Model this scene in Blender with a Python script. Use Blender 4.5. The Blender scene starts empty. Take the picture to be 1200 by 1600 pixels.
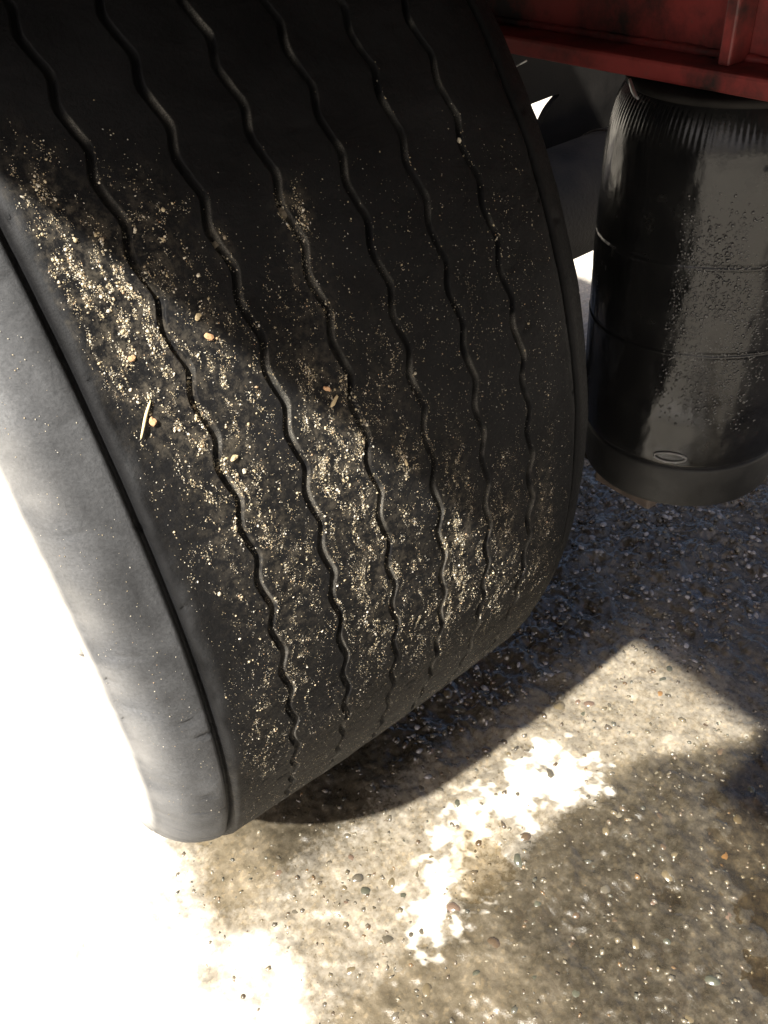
import bpy, math, random
import numpy as np
from mathutils import Vector, Matrix

random.seed(7)
rng = np.random.default_rng(11)
scene = bpy.context.scene
C = scene.collection

# ------------------------------------------------------------------ camera
cam_data = bpy.data.cameras.new('camera')
cam = bpy.data.objects.new('camera', cam_data)
C.objects.link(cam)
right = Vector((0.78144, -0.61996, -0.07073))
up = Vector((0.44074, 0.46816, 0.76588))
fwd = Vector((0.44170, 0.62967, -0.63908))
m = Matrix.Identity(4)
for i in range(3):
    m[i][0], m[i][1], m[i][2] = right[i], up[i], -fwd[i]
m[0][3], m[1][3], m[2][3] = -0.28689, -0.90225, 0.98789
cam.matrix_world = m
cam_data.sensor_fit = 'VERTICAL'
cam_data.sensor_height = 24.0
cam_data.lens = 1347.0 / 1600.0 * 24.0
cam_data.clip_start = 0.01
cam_data.clip_end = 3000
scene.camera = cam

# ------------------------------------------------------------------ sky, sun, exposure
SUN = Vector((-0.763, -0.231, 1.0)).normalized()
elev = math.asin(SUN.z)
azim = math.atan2(SUN.x, SUN.y)
world = bpy.data.worlds.new('World')
scene.world = world
world.use_nodes = True
wn = world.node_tree.nodes
wl = world.node_tree.links
bg = wn['Background']
sky = wn.new('ShaderNodeTexSky')
sky.sky_type = 'NISHITA'
sky.sun_disc = False
sky.sun_elevation = elev
sky.sun_rotation = azim
sky.air_density = 0.6
sky.dust_density = 6.0
sky.ozone_density = 0.0
wl.new(sky.outputs[0], bg.inputs[0])
bg.inputs[1].default_value = 0.055
sun_data = bpy.data.lights.new('sun', 'SUN')
sun_data.energy = 5.0
sun_data.angle = math.radians(1.2)
sun_data.color = (1.0, 0.95, 0.86)
sun = bpy.data.objects.new('sun', sun_data)
sun.rotation_euler = SUN.to_track_quat('Z', 'Y').to_euler()
sun.location = (-3, -1, 5)
C.objects.link(sun)
scene.view_settings.view_transform = 'Standard'
scene.view_settings.look = 'None'
scene.view_settings.gamma = 1.0
scene.view_settings.use_curve_mapping = False
scene.view_settings.exposure = 1.6
scene.render.engine = 'CYCLES'
scene.cycles.max_bounces = 8

# ------------------------------------------------------------------ helpers
def tag(o, label=None, cat=None, group=None, kind=None):
    if label: o['label'] = label
    if cat: o['category'] = cat
    if group: o['group'] = group
    if kind: o['kind'] = kind
    return o

def empty(name, loc=(0, 0, 0)):
    o = bpy.data.objects.new(name, None)
    o.location = loc
    o.empty_display_size = 0.05
    C.objects.link(o)
    return o

def link_mesh(name, me, mats, parent=None):
    o = bpy.data.objects.new(name, me)
    if not isinstance(mats, (list, tuple)): mats = [mats]
    for mt in mats:
        if mt is not None and mt.name not in [x.name for x in me.materials if x]:
            me.materials.append(mt)
    C.objects.link(o)
    if parent is not None:
        o.parent = parent
        o.location = -parent.location if parent.parent is None else (0, 0, 0)
    return o

def mesh_np(name, verts, faces, smooth=True):
    """verts (n,3), faces (m,k) with k 3 or 4, all the same k."""
    verts = np.asarray(verts, dtype=np.float32)
    faces = np.asarray(faces, dtype=np.int32)
    me = bpy.data.meshes.new(name)
    k = faces.shape[1]
    me.vertices.add(len(verts))
    me.vertices.foreach_set('co', verts.ravel())
    me.loops.add(faces.size)
    me.loops.foreach_set('vertex_index', faces.ravel())
    me.polygons.add(len(faces))
    me.polygons.foreach_set('loop_start', np.arange(0, faces.size, k, dtype=np.int32))
    me.polygons.foreach_set('loop_total', np.full(len(faces), k, dtype=np.int32))
    me.update(calc_edges=True)
    if smooth:
        me.polygons.foreach_set('use_smooth', np.ones(len(faces), dtype=bool))
    me.validate()
    return me

def vattr(me, name, vals):
    a = me.attributes.new(name, 'FLOAT', 'POINT')
    a.data.foreach_set('value', np.asarray(vals, dtype=np.float32).ravel())

def cattr(me, name, cols):
    a = me.attributes.new(name, 'FLOAT_COLOR', 'POINT')
    cols = np.concatenate([cols, np.ones((len(cols), 1))], 1)
    a.data.foreach_set('color', cols.astype(np.float32).ravel())

def grid_faces(n, mm, wrap_n=False, wrap_m=False):
    """faces of an n x mm grid, index i*mm+j"""
    I = np.arange(n if wrap_n else n - 1)
    J = np.arange(mm if wrap_m else mm - 1)
    i, j = np.meshgrid(I, J, indexing='ij')
    i2, j2 = (i + 1) % n, (j + 1) % mm
    return np.stack([i * mm + j, i * mm + j2, i2 * mm + j2, i2 * mm + j], -1).reshape(-1, 4)

def _hash(ix, iy, s):
    h = (ix.astype(np.int64) * 374761393 + iy.astype(np.int64) * 668265263 + s * 1442695041) & 0xffffffff
    h = ((h ^ (h >> 13)) * 1274126177) & 0xffffffff
    h = (h ^ (h >> 16)) & 0xffffffff
    return h.astype(np.float64) / 4294967295.0

def vnoise(x, y, s=0):
    x0, y0 = np.floor(x), np.floor(y)
    fx, fy = x - x0, y - y0
    fx = fx * fx * fx * (fx * (fx * 6 - 15) + 10); fy = fy * fy * fy * (fy * (fy * 6 - 15) + 10)
    ix, iy = x0.astype(np.int64), y0.astype(np.int64)
    a = _hash(ix, iy, s); b = _hash(ix + 1, iy, s); c = _hash(ix, iy + 1, s); d = _hash(ix + 1, iy + 1, s)
    return (a * (1 - fx) + b * fx) * (1 - fy) + (c * (1 - fx) + d * fx) * fy - 0.5

def fbm(x, y, octv=4, s=0, gain=0.5):
    t = 0; amp = 1
    for k in range(octv):
        ca, sa = math.cos(0.7 * k), math.sin(0.7 * k)
        t = t + amp * vnoise((x * ca - y * sa) * 2 ** k, (x * sa + y * ca) * 2 ** k, s + 17 * k)
        amp *= gain
    return t

def sstep(a, b, v):
    t = np.clip((v - a) / (b - a), 0, 1)
    return t * t * (3 - 2 * t)

def box(name, lo, hi, mat, parent=None, bevel=0.003, rot=None):
    import bmesh
    bm = bmesh.new()
    bmesh.ops.create_cube(bm, size=1.0)
    lo, hi = Vector(lo), Vector(hi)
    c, s = (lo + hi) / 2, hi - lo
    for v in bm.verts:
        v.co = Vector((v.co.x * s.x, v.co.y * s.y, v.co.z * s.z))
    if bevel:
        bmesh.ops.bevel(bm, geom=bm.edges[:], offset=bevel, segments=2, affect='EDGES', profile=0.5)
    if rot is not None:
        bmesh.ops.rotate(bm, verts=bm.verts, cent=(0, 0, 0), matrix=rot)
    bmesh.ops.translate(bm, verts=bm.verts, vec=c)
    me = bpy.data.meshes.new(name)
    bm.to_mesh(me); bm.free()
    return link_mesh(name, me, mat, parent)

def lathe_z(name, prof, mat, centre, parent=None, n=96, fn=None, close=True):
    """prof: list of (r, z); revolve about a vertical axis at centre (x, y)."""
    prof = np.array(prof, float)
    t = np.linspace(0, 2 * np.pi, n, endpoint=False)
    r = prof[:, 0][:, None] * np.ones(n)
    z = prof[:, 1][:, None] * np.ones(n)
    T = t[None, :] * np.ones((len(prof), 1))
    if fn is not None: r, z = fn(r, z, T)
    V = np.stack([centre[0] + r * np.cos(T), centre[1] + r * np.sin(T), z], -1).reshape(-1, 3)
    F = grid_faces(len(prof), n, False, True)
    return link_mesh(name, mesh_np(name, V, F), mat, parent)

def tube(name, pts, rad, mat, parent=None, n=16, caps=True):
    pts = [Vector(p) for p in pts]
    V = []; F = []
    for i, p in enumerate(pts):
        a = pts[max(0, i - 1)]; b = pts[min(len(pts) - 1, i + 1)]
        d = (b - a).normalized()
        q = d.to_track_quat('Z', 'Y')
        rr = rad[i] if isinstance(rad, (list, tuple)) else rad
        for k in range(n):
            t = 2 * math.pi * k / n
            V.append(p + q @ Vector((rr * math.cos(t), rr * math.sin(t), 0)))
    for i in range(len(pts) - 1):
        for k in range(n):
            F.append((i * n + k, i * n + (k + 1) % n, (i + 1) * n + (k + 1) % n, (i + 1) * n + k))
    me = bpy.data.meshes.new(name)
    fl = [list(f) for f in F]
    if caps:
        fl.append(list(range(n))[::-1]); fl.append([(len(pts) - 1) * n + k for k in range(n)])
    me.from_pydata([tuple(v) for v in V], [], fl)
    for p in me.polygons: p.use_smooth = len(p.vertices) == 4
    return link_mesh(name, me, mat, parent)

# ------------------------------------------------------------------ materials
def newmat(name):
    mt = bpy.data.materials.new(name)
    mt.use_nodes = True
    nt = mt.node_tree
    return mt, nt, nt.nodes, nt.links, nt.nodes['Principled BSDF']

def noise_node(n, l, scale, detail=4, rough=0.55, vec=None, coord='Object'):
    tex = n.new('ShaderNodeTexNoise')
    tex.inputs['Scale'].default_value = scale
    tex.inputs['Detail'].default_value = detail
    tex.inputs['Roughness'].default_value = rough
    if vec is None:
        tc = n.new('ShaderNodeTexCoord'); vec = tc.outputs[coord]
    l.new(vec, tex.inputs['Vector'])
    return tex

def ramp(n, l, fac, stops):
    r = n.new('ShaderNodeValToRGB')
    els = r.color_ramp.elements
    while len(els) < len(stops): els.new(0.5)
    for e, (p, c) in zip(els, stops):
        e.position = p
        e.color = c if len(c) == 4 else (*c, 1)
    l.new(fac, r.inputs[0])
    return r

def mixc(n, l, fac, a, b):
    mx = n.new('ShaderNodeMix'); mx.data_type = 'RGBA'
    for s, v in ((0, fac), (6, a), (7, b)):
        if hasattr(v, 'links'): l.new(v, mx.inputs[s])
        else: mx.inputs[s].default_value = v if s == 0 else ((*v, 1) if len(v) == 3 else v)
    return mx.outputs[2]

def math_node(n, l, op, a, b=None, clamp=False):
    x = n.new('ShaderNodeMath'); x.operation = op; x.use_clamp = clamp
    for i, v in enumerate((a, b)):
        if v is None: continue
        if hasattr(v, 'links'): l.new(v, x.inputs[i])
        else: x.inputs[i].default_value = v
    return x.outputs[0]

def bump(n, l, height, strength, dist, prev=None):
    b = n.new('ShaderNodeBump')
    b.inputs['Strength'].default_value = strength
    b.inputs['Distance'].default_value = dist
    l.new(height, b.inputs['Height'])
    if prev is not None: l.new(prev, b.inputs['Normal'])
    return b.outputs[0]

def mat_rubber():
    mt, nt, n, l, p = newmat('tyre_rubber')
    big = noise_node(n, l, 14, 5, 0.6)
    fine = noise_node(n, l, 420, 6, 0.7)
    vfine = noise_node(n, l, 1500, 3, 0.6)
    base = ramp(n, l, big.outputs[0], [(0.3, (0.0045, 0.0046, 0.005)), (0.7, (0.0095, 0.0097, 0.0105))])
    sc = n.new('ShaderNodeAttribute'); sc.attribute_name = 'shoulder_glare'
    scn = ramp(n, l, fine.outputs[0], [(0.3, (0.062, 0.065, 0.070)), (0.7, (0.115, 0.119, 0.126))])
    base_c = mixc(n, l, sc.outputs['Fac'], base.outputs[0], scn.outputs[0])
    gv = n.new('ShaderNodeAttribute'); gv.attribute_name = 'groove'
    gsp = ramp(n, l, vfine.outputs[0], [(0.42, (0.15, 0.15, 0.15)), (0.62, (1, 1, 1))])
    g1 = math_node(n, l, 'MULTIPLY', gv.outputs['Fac'], gsp.outputs[0], True)
    base_c = mixc(n, l, g1, base_c, (0.115, 0.11, 0.098))
    ck = n.new('ShaderNodeAttribute'); ck.attribute_name = 'sidewall_glare'
    ckn = ramp(n, l, big.outputs[0], [(0.3, (0.27, 0.265, 0.25)), (0.7, (0.40, 0.39, 0.37))])
    base_c = mixc(n, l, ck.outputs['Fac'], base_c, ckn.outputs[0])
    # dusty film, patchy, gathered where the grit lies
    at = n.new('ShaderNodeAttribute'); at.attribute_name = 'dust'
    dn = noise_node(n, l, 160, 8, 0.75)
    thr = ramp(n, l, dn.outputs[0], [(0.46, (0, 0, 0)), (0.68, (1, 1, 1))])
    d1 = math_node(n, l, 'MULTIPLY', at.outputs['Fac'], thr.outputs[0], True)
    d2 = math_node(n, l, 'MULTIPLY', d1, 0.30, True)
    col = mixc(n, l, d2, base_c, (0.19, 0.165, 0.125))
    # salt and pepper of fine dust everywhere
    sp = ramp(n, l, vfine.outputs[0], [(0.66, (0, 0, 0)), (0.74, (1, 1, 1))])
    bg_n = noise_node(n, l, 30, 4, 0.7)
    bgr = ramp(n, l, bg_n.outputs[0], [(0.42, (0, 0, 0)), (0.7, (1, 1, 1))])
    s2 = math_node(n, l, 'MULTIPLY', sp.outputs[0], bgr.outputs[0], True)
    s3 = math_node(n, l, 'MULTIPLY', s2, 0.15, True)
    col = mixc(n, l, s3, col, (0.25, 0.23, 0.2))
    l.new(col, p.inputs['Base Color'])
    rr = ramp(n, l, fine.outputs[0], [(0.3, (0.45, 0.45, 0.45)), (0.7, (0.75, 0.75, 0.75))])
    rg = math_node(n, l, 'ADD', rr.outputs[0], d2, True)
    l.new(rg, p.inputs['Roughness'])
    p.inputs['Specular IOR Level'].default_value = 0.07
    b1 = bump(n, l, fine.outputs[0], 0.55, 0.0009)
    med = noise_node(n, l, 90, 4, 0.6)
    b2 = bump(n, l, med.outputs[0], 0.45, 0.002, b1)
    l.new(b2, p.inputs['Normal'])
    return mt

def mat_bellows():
    mt, nt, n, l, p = newmat('bellows_rubber')
    big = noise_node(n, l, 22, 6, 0.65)
    fine = noise_node(n, l, 600, 4, 0.6)
    base = ramp(n, l, big.outputs[0], [(0.35, (0.006, 0.006, 0.0065)), (0.62, (0.010, 0.010, 0.010)), (0.80, (0.03, 0.028, 0.025))])
    l.new(base.outputs[0], p.inputs['Base Color'])
    rr = ramp(n, l, big.outputs[0], [(0.3, (0.14, 0.14, 0.14)), (0.72, (0.30, 0.30, 0.30))])
    l.new(rr.outputs[0], p.inputs['Roughness'])
    p.inputs['Specular IOR Level'].default_value = 0.34
    b1 = bump(n, l, fine.outputs[0], 0.15, 0.0005)
    med = noise_node(n, l, 45, 3, 0.6)
    b2 = bump(n, l, med.outputs[0], 0.2, 0.0025, b1)
    l.new(b2, p.inputs['Normal'])
    return mt

def mat_plain(name, col, rough=0.5, metal=0.0, var=0.35, scale=40, bstr=0.3, bdist=0.001, spec=0.5):
    mt, nt, n, l, p = newmat(name)
    nz = noise_node(n, l, scale, 6, 0.65)
    dk = tuple(c * (1 - var) for c in col); lt = tuple(min(1, c * (1 + var)) for c in col)
    r = ramp(n, l, nz.outputs[0], [(0.3, dk), (0.7, lt)])
    l.new(r.outputs[0], p.inputs['Base Color'])
    r2 = ramp(n, l, nz.outputs[0], [(0.3, (rough * 0.8,) * 3), (0.7, (min(1, rough * 1.2),) * 3)])
    l.new(r2.outputs[0], p.inputs['Roughness'])
    p.inputs['Metallic'].default_value = metal
    p.inputs['Specular IOR Level'].default_value = spec
    f = noise_node(n, l, scale * 8, 4, 0.6)
    l.new(bump(n, l, f.outputs[0], bstr, bdist), p.inputs['Normal'])
    return mt

def mat_red():
    mt, nt, n, l, p = newmat('red_chassis_paint')
    nz = noise_node(n, l, 9, 6, 0.7)
    red = ramp(n, l, nz.outputs[0], [(0.3, (0.16, 0.021, 0.019)), (0.7, (0.24, 0.036, 0.033))])
    # black grease and grime with ragged edges
    gz = noise_node(n, l, 6.5, 8, 0.68)
    gr = ramp(n, l, gz.outputs[0], [(0.45, (0, 0, 0)), (0.59, (1, 1, 1))])
    col = mixc(n, l, gr.outputs[0], red.outputs[0], (0.014, 0.010, 0.009))
    sz = noise_node(n, l, 120, 6, 0.7)
    sr = ramp(n, l, sz.outputs[0], [(0.62, (0, 0, 0)), (0.70, (1, 1, 1))])
    s2 = math_node(n, l, 'MULTIPLY', sr.outputs[0], 0.6)
    col = mixc(n, l, s2, col, (0.09, 0.05, 0.035))
    l.new(col, p.inputs['Base Color'])
    p.inputs['Roughness'].default_value = 0.5
    l.new(bump(n, l, sz.outputs[0], 0.35, 0.001), p.inputs['Normal'])
    return mt

def mat_ground():
    mt, nt, n, l, p = newmat('concrete')
    dry_glare = n.new('ShaderNodeAttribute'); dry_glare.attribute_name = 'dry_glare'  # dry concrete, plus glare and the sunlit wedge painted as paler tone
    tc = n.new('ShaderNodeTexCoord'); vec = tc.outputs['Object']
    a = noise_node(n, l, 22, 7, 0.65, vec)
    b = noise_node(n, l, 160, 6, 0.7, vec)
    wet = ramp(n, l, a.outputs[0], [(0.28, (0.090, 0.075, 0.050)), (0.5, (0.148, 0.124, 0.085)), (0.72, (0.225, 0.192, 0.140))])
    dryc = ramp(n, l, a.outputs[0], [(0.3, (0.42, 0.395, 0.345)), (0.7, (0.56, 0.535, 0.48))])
    # ragged edge of the dry and glare areas
    e = math_node(n, l, 'SUBTRACT', b.outputs[0], 0.5)
    e = math_node(n, l, 'MULTIPLY', e, 0.5)
    f = math_node(n, l, 'ADD', dry_glare.outputs['Fac'], e, True)
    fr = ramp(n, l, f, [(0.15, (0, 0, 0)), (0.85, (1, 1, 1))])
    sk = n.new('ShaderNodeAttribute'); sk.attribute_name = 'painted_shade'
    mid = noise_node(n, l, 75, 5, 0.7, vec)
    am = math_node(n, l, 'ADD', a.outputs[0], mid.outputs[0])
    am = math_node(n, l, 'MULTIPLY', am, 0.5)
    shaded_tone = ramp(n, l, am, [(0.34, (0.024, 0.020, 0.014)), (0.48, (0.040, 0.034, 0.024)), (0.60, (0.072, 0.062, 0.045)), (0.76, (0.12, 0.104, 0.078))])  # darker concrete colour standing for shade
    wetc = mixc(n, l, sk.outputs['Fac'], wet.outputs[0], shaded_tone.outputs[0])
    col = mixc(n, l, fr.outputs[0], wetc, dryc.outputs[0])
    # sand specks in the matrix
    vo = n.new('ShaderNodeTexVoronoi'); vo.inputs['Scale'].default_value = 260
    l.new(vec, vo.inputs['Vector'])
    hs = n.new('ShaderNodeSeparateColor'); l.new(vo.outputs['Color'], hs.inputs[0])
    sp = ramp(n, l, hs.outputs[0], [(0.0, (0.7, 0.7, 0.68)), (0.35, (0.9, 0.88, 0.86)), (0.75, (1, 1, 1)), (1.0, (1.3, 1.22, 1.1))])
    mul = n.new('ShaderNodeMix'); mul.data_type = 'RGBA'; mul.blend_type = 'MULTIPLY'
    mul.inputs[0].default_value = 0.75
    l.new(col, mul.inputs[6]); l.new(sp.outputs[0], mul.inputs[7])
    l.new(mul.outputs[2], p.inputs['Base Color'])
    rn = ramp(n, l, b.outputs[0], [(0.3, (0.12, 0.12, 0.12)), (0.7, (0.38, 0.38, 0.38))])
    ro = mixc(n, l, fr.outputs[0], rn.outputs[0], (0.8, 0.8, 0.8))
    l.new(ro, p.inputs['Roughness'])
    p.inputs['Specular IOR Level'].default_value = 0.5
    inv = math_node(n, l, 'SUBTRACT', 1.0, fr.outputs[0])
    l.new(inv, p.inputs['Coat Weight'])
    p.inputs['Coat Roughness'].default_value = 0.06
    p.inputs['Coat IOR'].default_value = 1.4
    b1 = bump(n, l, b.outputs[0], 0.35, 0.0016)
    c = noise_node(n, l, 700, 3, 0.6, vec)
    b2 = bump(n, l, c.outputs[0], 0.4, 0.0008, b1)
    l.new(b2, p.inputs['Normal'])
    return mt

def mat_water():
    mt, nt, n, l, p = newmat('shallow_water')
    n.remove(p)
    out = n['Material Output']
    tr = n.new('ShaderNodeBsdfTransparent'); tr.inputs[0].default_value = (0.90, 0.87, 0.81, 1)
    gl = n.new('ShaderNodeBsdfGlossy'); gl.inputs['Roughness'].default_value = 0.03
    fr = n.new('ShaderNodeFresnel'); fr.inputs[0].default_value = 1.33
    nz = noise_node(n, l, 35, 2, 0.5)
    bp = bump(n, l, nz.outputs[0], 0.25, 0.003)
    l.new(bp, gl.inputs['Normal']); l.new(bp, fr.inputs['Normal'])
    mx = n.new('ShaderNodeMixShader')
    l.new(fr.outputs[0], mx.inputs[0]); l.new(tr.outputs[0], mx.inputs[1]); l.new(gl.outputs[0], mx.inputs[2])
    l.new(mx.outputs[0], out.inputs[0])
    return mt

def mat_grain(name, rough=0.6, spec=0.5):
    mt, nt, n, l, p = newmat(name)
    at = n.new('ShaderNodeAttribute'); at.attribute_name = 'tint'
    l.new(at.outputs['Color'], p.inputs['Base Color'])
    p.inputs['Roughness'].default_value = rough
    p.inputs['Specular IOR Level'].default_value = spec
    if rough < 0.4:
        p.inputs['Coat Weight'].default_value = 1.0
        p.inputs['Coat Roughness'].default_value = 0.04
    return mt

def mat_stone(name, col, rough=0.22):
    mt, nt, n, l, p = newmat(name)
    nz = noise_node(n, l, 180, 6, 0.7)
    big = noise_node(n, l, 40, 3, 0.6)
    r = ramp(n, l, nz.outputs[0], [(0.3, tuple(c * 0.65 for c in col)), (0.7, tuple(min(1, c * 1.35) for c in col))])
    r2 = ramp(n, l, big.outputs[0], [(0.3, (0.7, 0.7, 0.7)), (0.7, (1.15, 1.12, 1.05))])
    mul = n.new('ShaderNodeMix'); mul.data_type = 'RGBA'; mul.blend_type = 'MULTIPLY'; mul.inputs[0].default_value = 1
    l.new(r.outputs[0], mul.inputs[6]); l.new(r2.outputs[0], mul.inputs[7])
    l.new(mul.outputs[2], p.inputs['Base Color'])
    p.inputs['Roughness'].default_value = rough
    if rough < 0.4:
        p.inputs['Coat Weight'].default_value = 1.0
        p.inputs['Coat Roughness'].default_value = 0.03
    l.new(bump(n, l, nz.outputs[0], 0.2, 0.0006), p.inputs['Normal'])
    return mt

M = {}
M['rubber'] = mat_rubber()
M['bellows'] = mat_bellows()
M['piston'] = mat_plain('piston_plastic', (0.007, 0.007, 0.007), 0.55, var=0.4, scale=40, spec=0.35)
M['steel'] = mat_plain('dirty_dark_steel', (0.012, 0.011, 0.010), 0.8, 0.0, var=0.5, scale=25, spec=0.12)
M['axle'] = mat_plain('grimy_axle_steel', (0.024, 0.022, 0.020), 0.75, 0.0, var=0.5, scale=22, spec=0.2, bstr=0.6, bdist=0.003)
M['zinc'] = mat_plain('worn_zinc', (0.55, 0.55, 0.55), 0.35, 0.9, var=0.25, scale=80)
M['brown'] = mat_plain('rusty_plate', (0.07, 0.052, 0.042), 0.7, 0.1, var=0.4, scale=60)
M['red'] = mat_red()
M['ground'] = mat_ground()
M['water'] = mat_water()
M['grain'] = mat_grain('sand_grains', 0.6)
M['gravel'] = mat_grain('fine_aggregate', 0.25)
M['drops'] = mat_plain('water_beads', (0.02, 0.02, 0.02), 0.05, var=0.1, spec=0.7)
M['straw'] = mat_plain('dry_straw', (0.62, 0.52, 0.30), 0.6, var=0.2, scale=300)
M['mud'] = mat_plain('dried_mud', (0.22, 0.185, 0.135), 0.85, var=0.35, scale=150, bstr=0.8, bdist=0.002)
M['emblem'] = mat_plain('moulding_highlight', (0.10, 0.10, 0.10), 0.35, var=0.3, scale=200)  # paler tone paints the specular outline of the oval
STONES = [mat_stone('grey_stone', (0.095, 0.085, 0.066)), mat_stone('tan_stone', (0.12, 0.098, 0.062)),
          mat_stone('orange_stone', (0.20, 0.115, 0.05)), mat_stone('green_grey_stone', (0.072, 0.074, 0.056)),
          mat_stone('pale_stone', (0.17, 0.15, 0.11)), mat_stone('brown_stone', (0.085, 0.062, 0.042)),
          mat_stone('pink_stone', (0.13, 0.092, 0.07))]
M['grit_tan'] = mat_stone('tan_grit', (0.42, 0.34, 0.21), 0.7)
M['grit_orange'] = mat_stone('orange_grit', (0.45, 0.27, 0.15), 0.7)
M['grit_pale'] = mat_stone('pale_grit', (0.50, 0.46, 0.37), 0.7)

# ------------------------------------------------------------------ ground: one sheet, fine near the wheel
def axis_coords(lo, hi, step, far):
    c = list(np.arange(lo, hi + step / 2, step))
    d = step; a = c[-1]; out_hi = []
    while a < far:
        d *= 1.16; a += d; out_hi.append(a)
    d = step; a = c[0]; out_lo = []
    while a > -far:
        d *= 1.16; a -= d; out_lo.append(a)
    return np.array(out_lo[::-1] + c + out_hi)

BASINS = [(0.075, -0.522, 0.035, 0.007), (0.34, -0.72, 0.075, 0.007), (0.43, -0.80, 0.07, 0.008), (0.61, -0.50, 0.05, 0.006),
          (0.22, -0.79, 0.05, 0.005), (0.74, -0.42, 0.06, 0.005), (0.10, -0.64, 0.04, 0.004)]

def seg_dist(x, y, pts):
    d = np.full_like(x, 9.0)
    for (ax, ay), (bx, by) in zip(pts[:-1], pts[1:]):
        vx, vy = bx - ax, by - ay
        t = np.clip(((x - ax) * vx + (y - ay) * vy) / (vx * vx + vy * vy), 0, 1)
        d = np.minimum(d, np.hypot(x - ax - t * vx, y - ay - t * vy))
    return d

def ground_h(x, y):
    near = sstep(3.0, 1.2, np.hypot(x - 0.3, y + 0.2))
    h = 0.0055 * fbm(x / 0.16, y / 0.16, 2, 1)
    # worn smooth out in the open, rough under the trailer
    under = np.maximum(sstep(-0.46, -0.34, y) * sstep(-0.05, 0.2, x), sstep(0.46, 0.62, x))
    rough = 0.75 + 0.95 * under
    h = h * (0.6 + 0.4 * under)
    h = h + near * rough * (0.0070 * fbm(x / 0.030, y / 0.030, 3, 5) + 0.0024 * np.abs(fbm(x / 0.011, y / 0.011, 2, 9)) * 2)
    for bx, by, r, dep in BASINS:
        d = np.hypot(x - bx, (y - by)) / r + 0.7 * fbm(x / 0.05, y / 0.05, 2, 33)
        h = h - dep * np.exp(-d * d)
    tyre = np.exp(-((y / 0.11) ** 4)) * np.exp(-((x / 0.24) ** 4))
    return h * (1 - tyre) - 0.004 * tyre

def ground_dry_glare(x, y):
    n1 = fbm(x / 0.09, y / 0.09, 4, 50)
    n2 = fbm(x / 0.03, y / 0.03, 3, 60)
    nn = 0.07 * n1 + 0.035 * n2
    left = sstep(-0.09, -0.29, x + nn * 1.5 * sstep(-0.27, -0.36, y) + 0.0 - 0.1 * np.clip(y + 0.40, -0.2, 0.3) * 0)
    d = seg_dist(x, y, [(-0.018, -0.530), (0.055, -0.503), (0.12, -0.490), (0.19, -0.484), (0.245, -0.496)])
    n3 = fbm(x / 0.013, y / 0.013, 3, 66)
    patch = np.maximum(sstep(0.045, 0.020, d + 0.40 * nn + 0.050 * n3), 0.30 * sstep(0.070, 0.03, d + 0.5 * nn + 0.02 * n3))  # glare off the wet concrete, painted as a pale patch
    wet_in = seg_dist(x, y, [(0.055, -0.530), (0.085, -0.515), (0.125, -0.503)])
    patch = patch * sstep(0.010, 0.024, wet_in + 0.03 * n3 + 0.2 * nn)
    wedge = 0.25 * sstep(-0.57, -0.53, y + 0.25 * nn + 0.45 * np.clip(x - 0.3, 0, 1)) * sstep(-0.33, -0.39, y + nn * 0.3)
    wedge = wedge * sstep(0.62, 0.50, x)  # sunlit wedge painted paler, with its lower shadow edge
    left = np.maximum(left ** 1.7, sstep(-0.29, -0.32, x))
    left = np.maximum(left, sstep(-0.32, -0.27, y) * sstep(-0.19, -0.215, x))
    farr = 0.85 * sstep(1.0, 1.3, x + nn)  # far ground paled to carry its white glare
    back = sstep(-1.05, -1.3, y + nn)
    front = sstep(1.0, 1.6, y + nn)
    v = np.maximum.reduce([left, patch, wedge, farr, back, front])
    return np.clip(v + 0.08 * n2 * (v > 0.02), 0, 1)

def ground_shade(x, y):  # shade at lower right, under trailer and behind tyre, painted as dark tone
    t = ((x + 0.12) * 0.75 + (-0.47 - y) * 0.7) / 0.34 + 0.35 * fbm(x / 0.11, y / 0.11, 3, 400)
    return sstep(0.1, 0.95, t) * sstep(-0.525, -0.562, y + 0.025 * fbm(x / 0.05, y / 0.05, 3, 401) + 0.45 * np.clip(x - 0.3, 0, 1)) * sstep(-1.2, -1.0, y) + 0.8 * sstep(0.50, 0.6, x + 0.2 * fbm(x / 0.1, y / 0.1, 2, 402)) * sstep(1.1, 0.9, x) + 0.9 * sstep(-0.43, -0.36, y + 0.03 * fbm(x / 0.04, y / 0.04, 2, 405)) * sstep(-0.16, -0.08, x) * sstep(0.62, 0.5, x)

gx = axis_coords(-0.62, 1.05, 0.0032, 400)
gy = axis_coords(-0.96, 0.42, 0.0032, 400)
GX, GY = np.meshgrid(gx, gy, indexing='ij')
GZ = ground_h(GX, GY)
gme = mesh_np('ground', np.stack([GX, GY, GZ], -1).reshape(-1, 3), grid_faces(len(gx), len(gy))[:, ::-1])
vattr(gme, 'dry_glare', ground_dry_glare(GX, GY))
vattr(gme, 'painted_shade', np.clip(ground_shade(GX, GY), 0, 1))
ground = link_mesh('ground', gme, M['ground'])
tag(ground, 'wet exposed-aggregate concrete yard with a bright strip of dry concrete and painted glare beside the wheel', 'ground', kind='structure')

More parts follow.
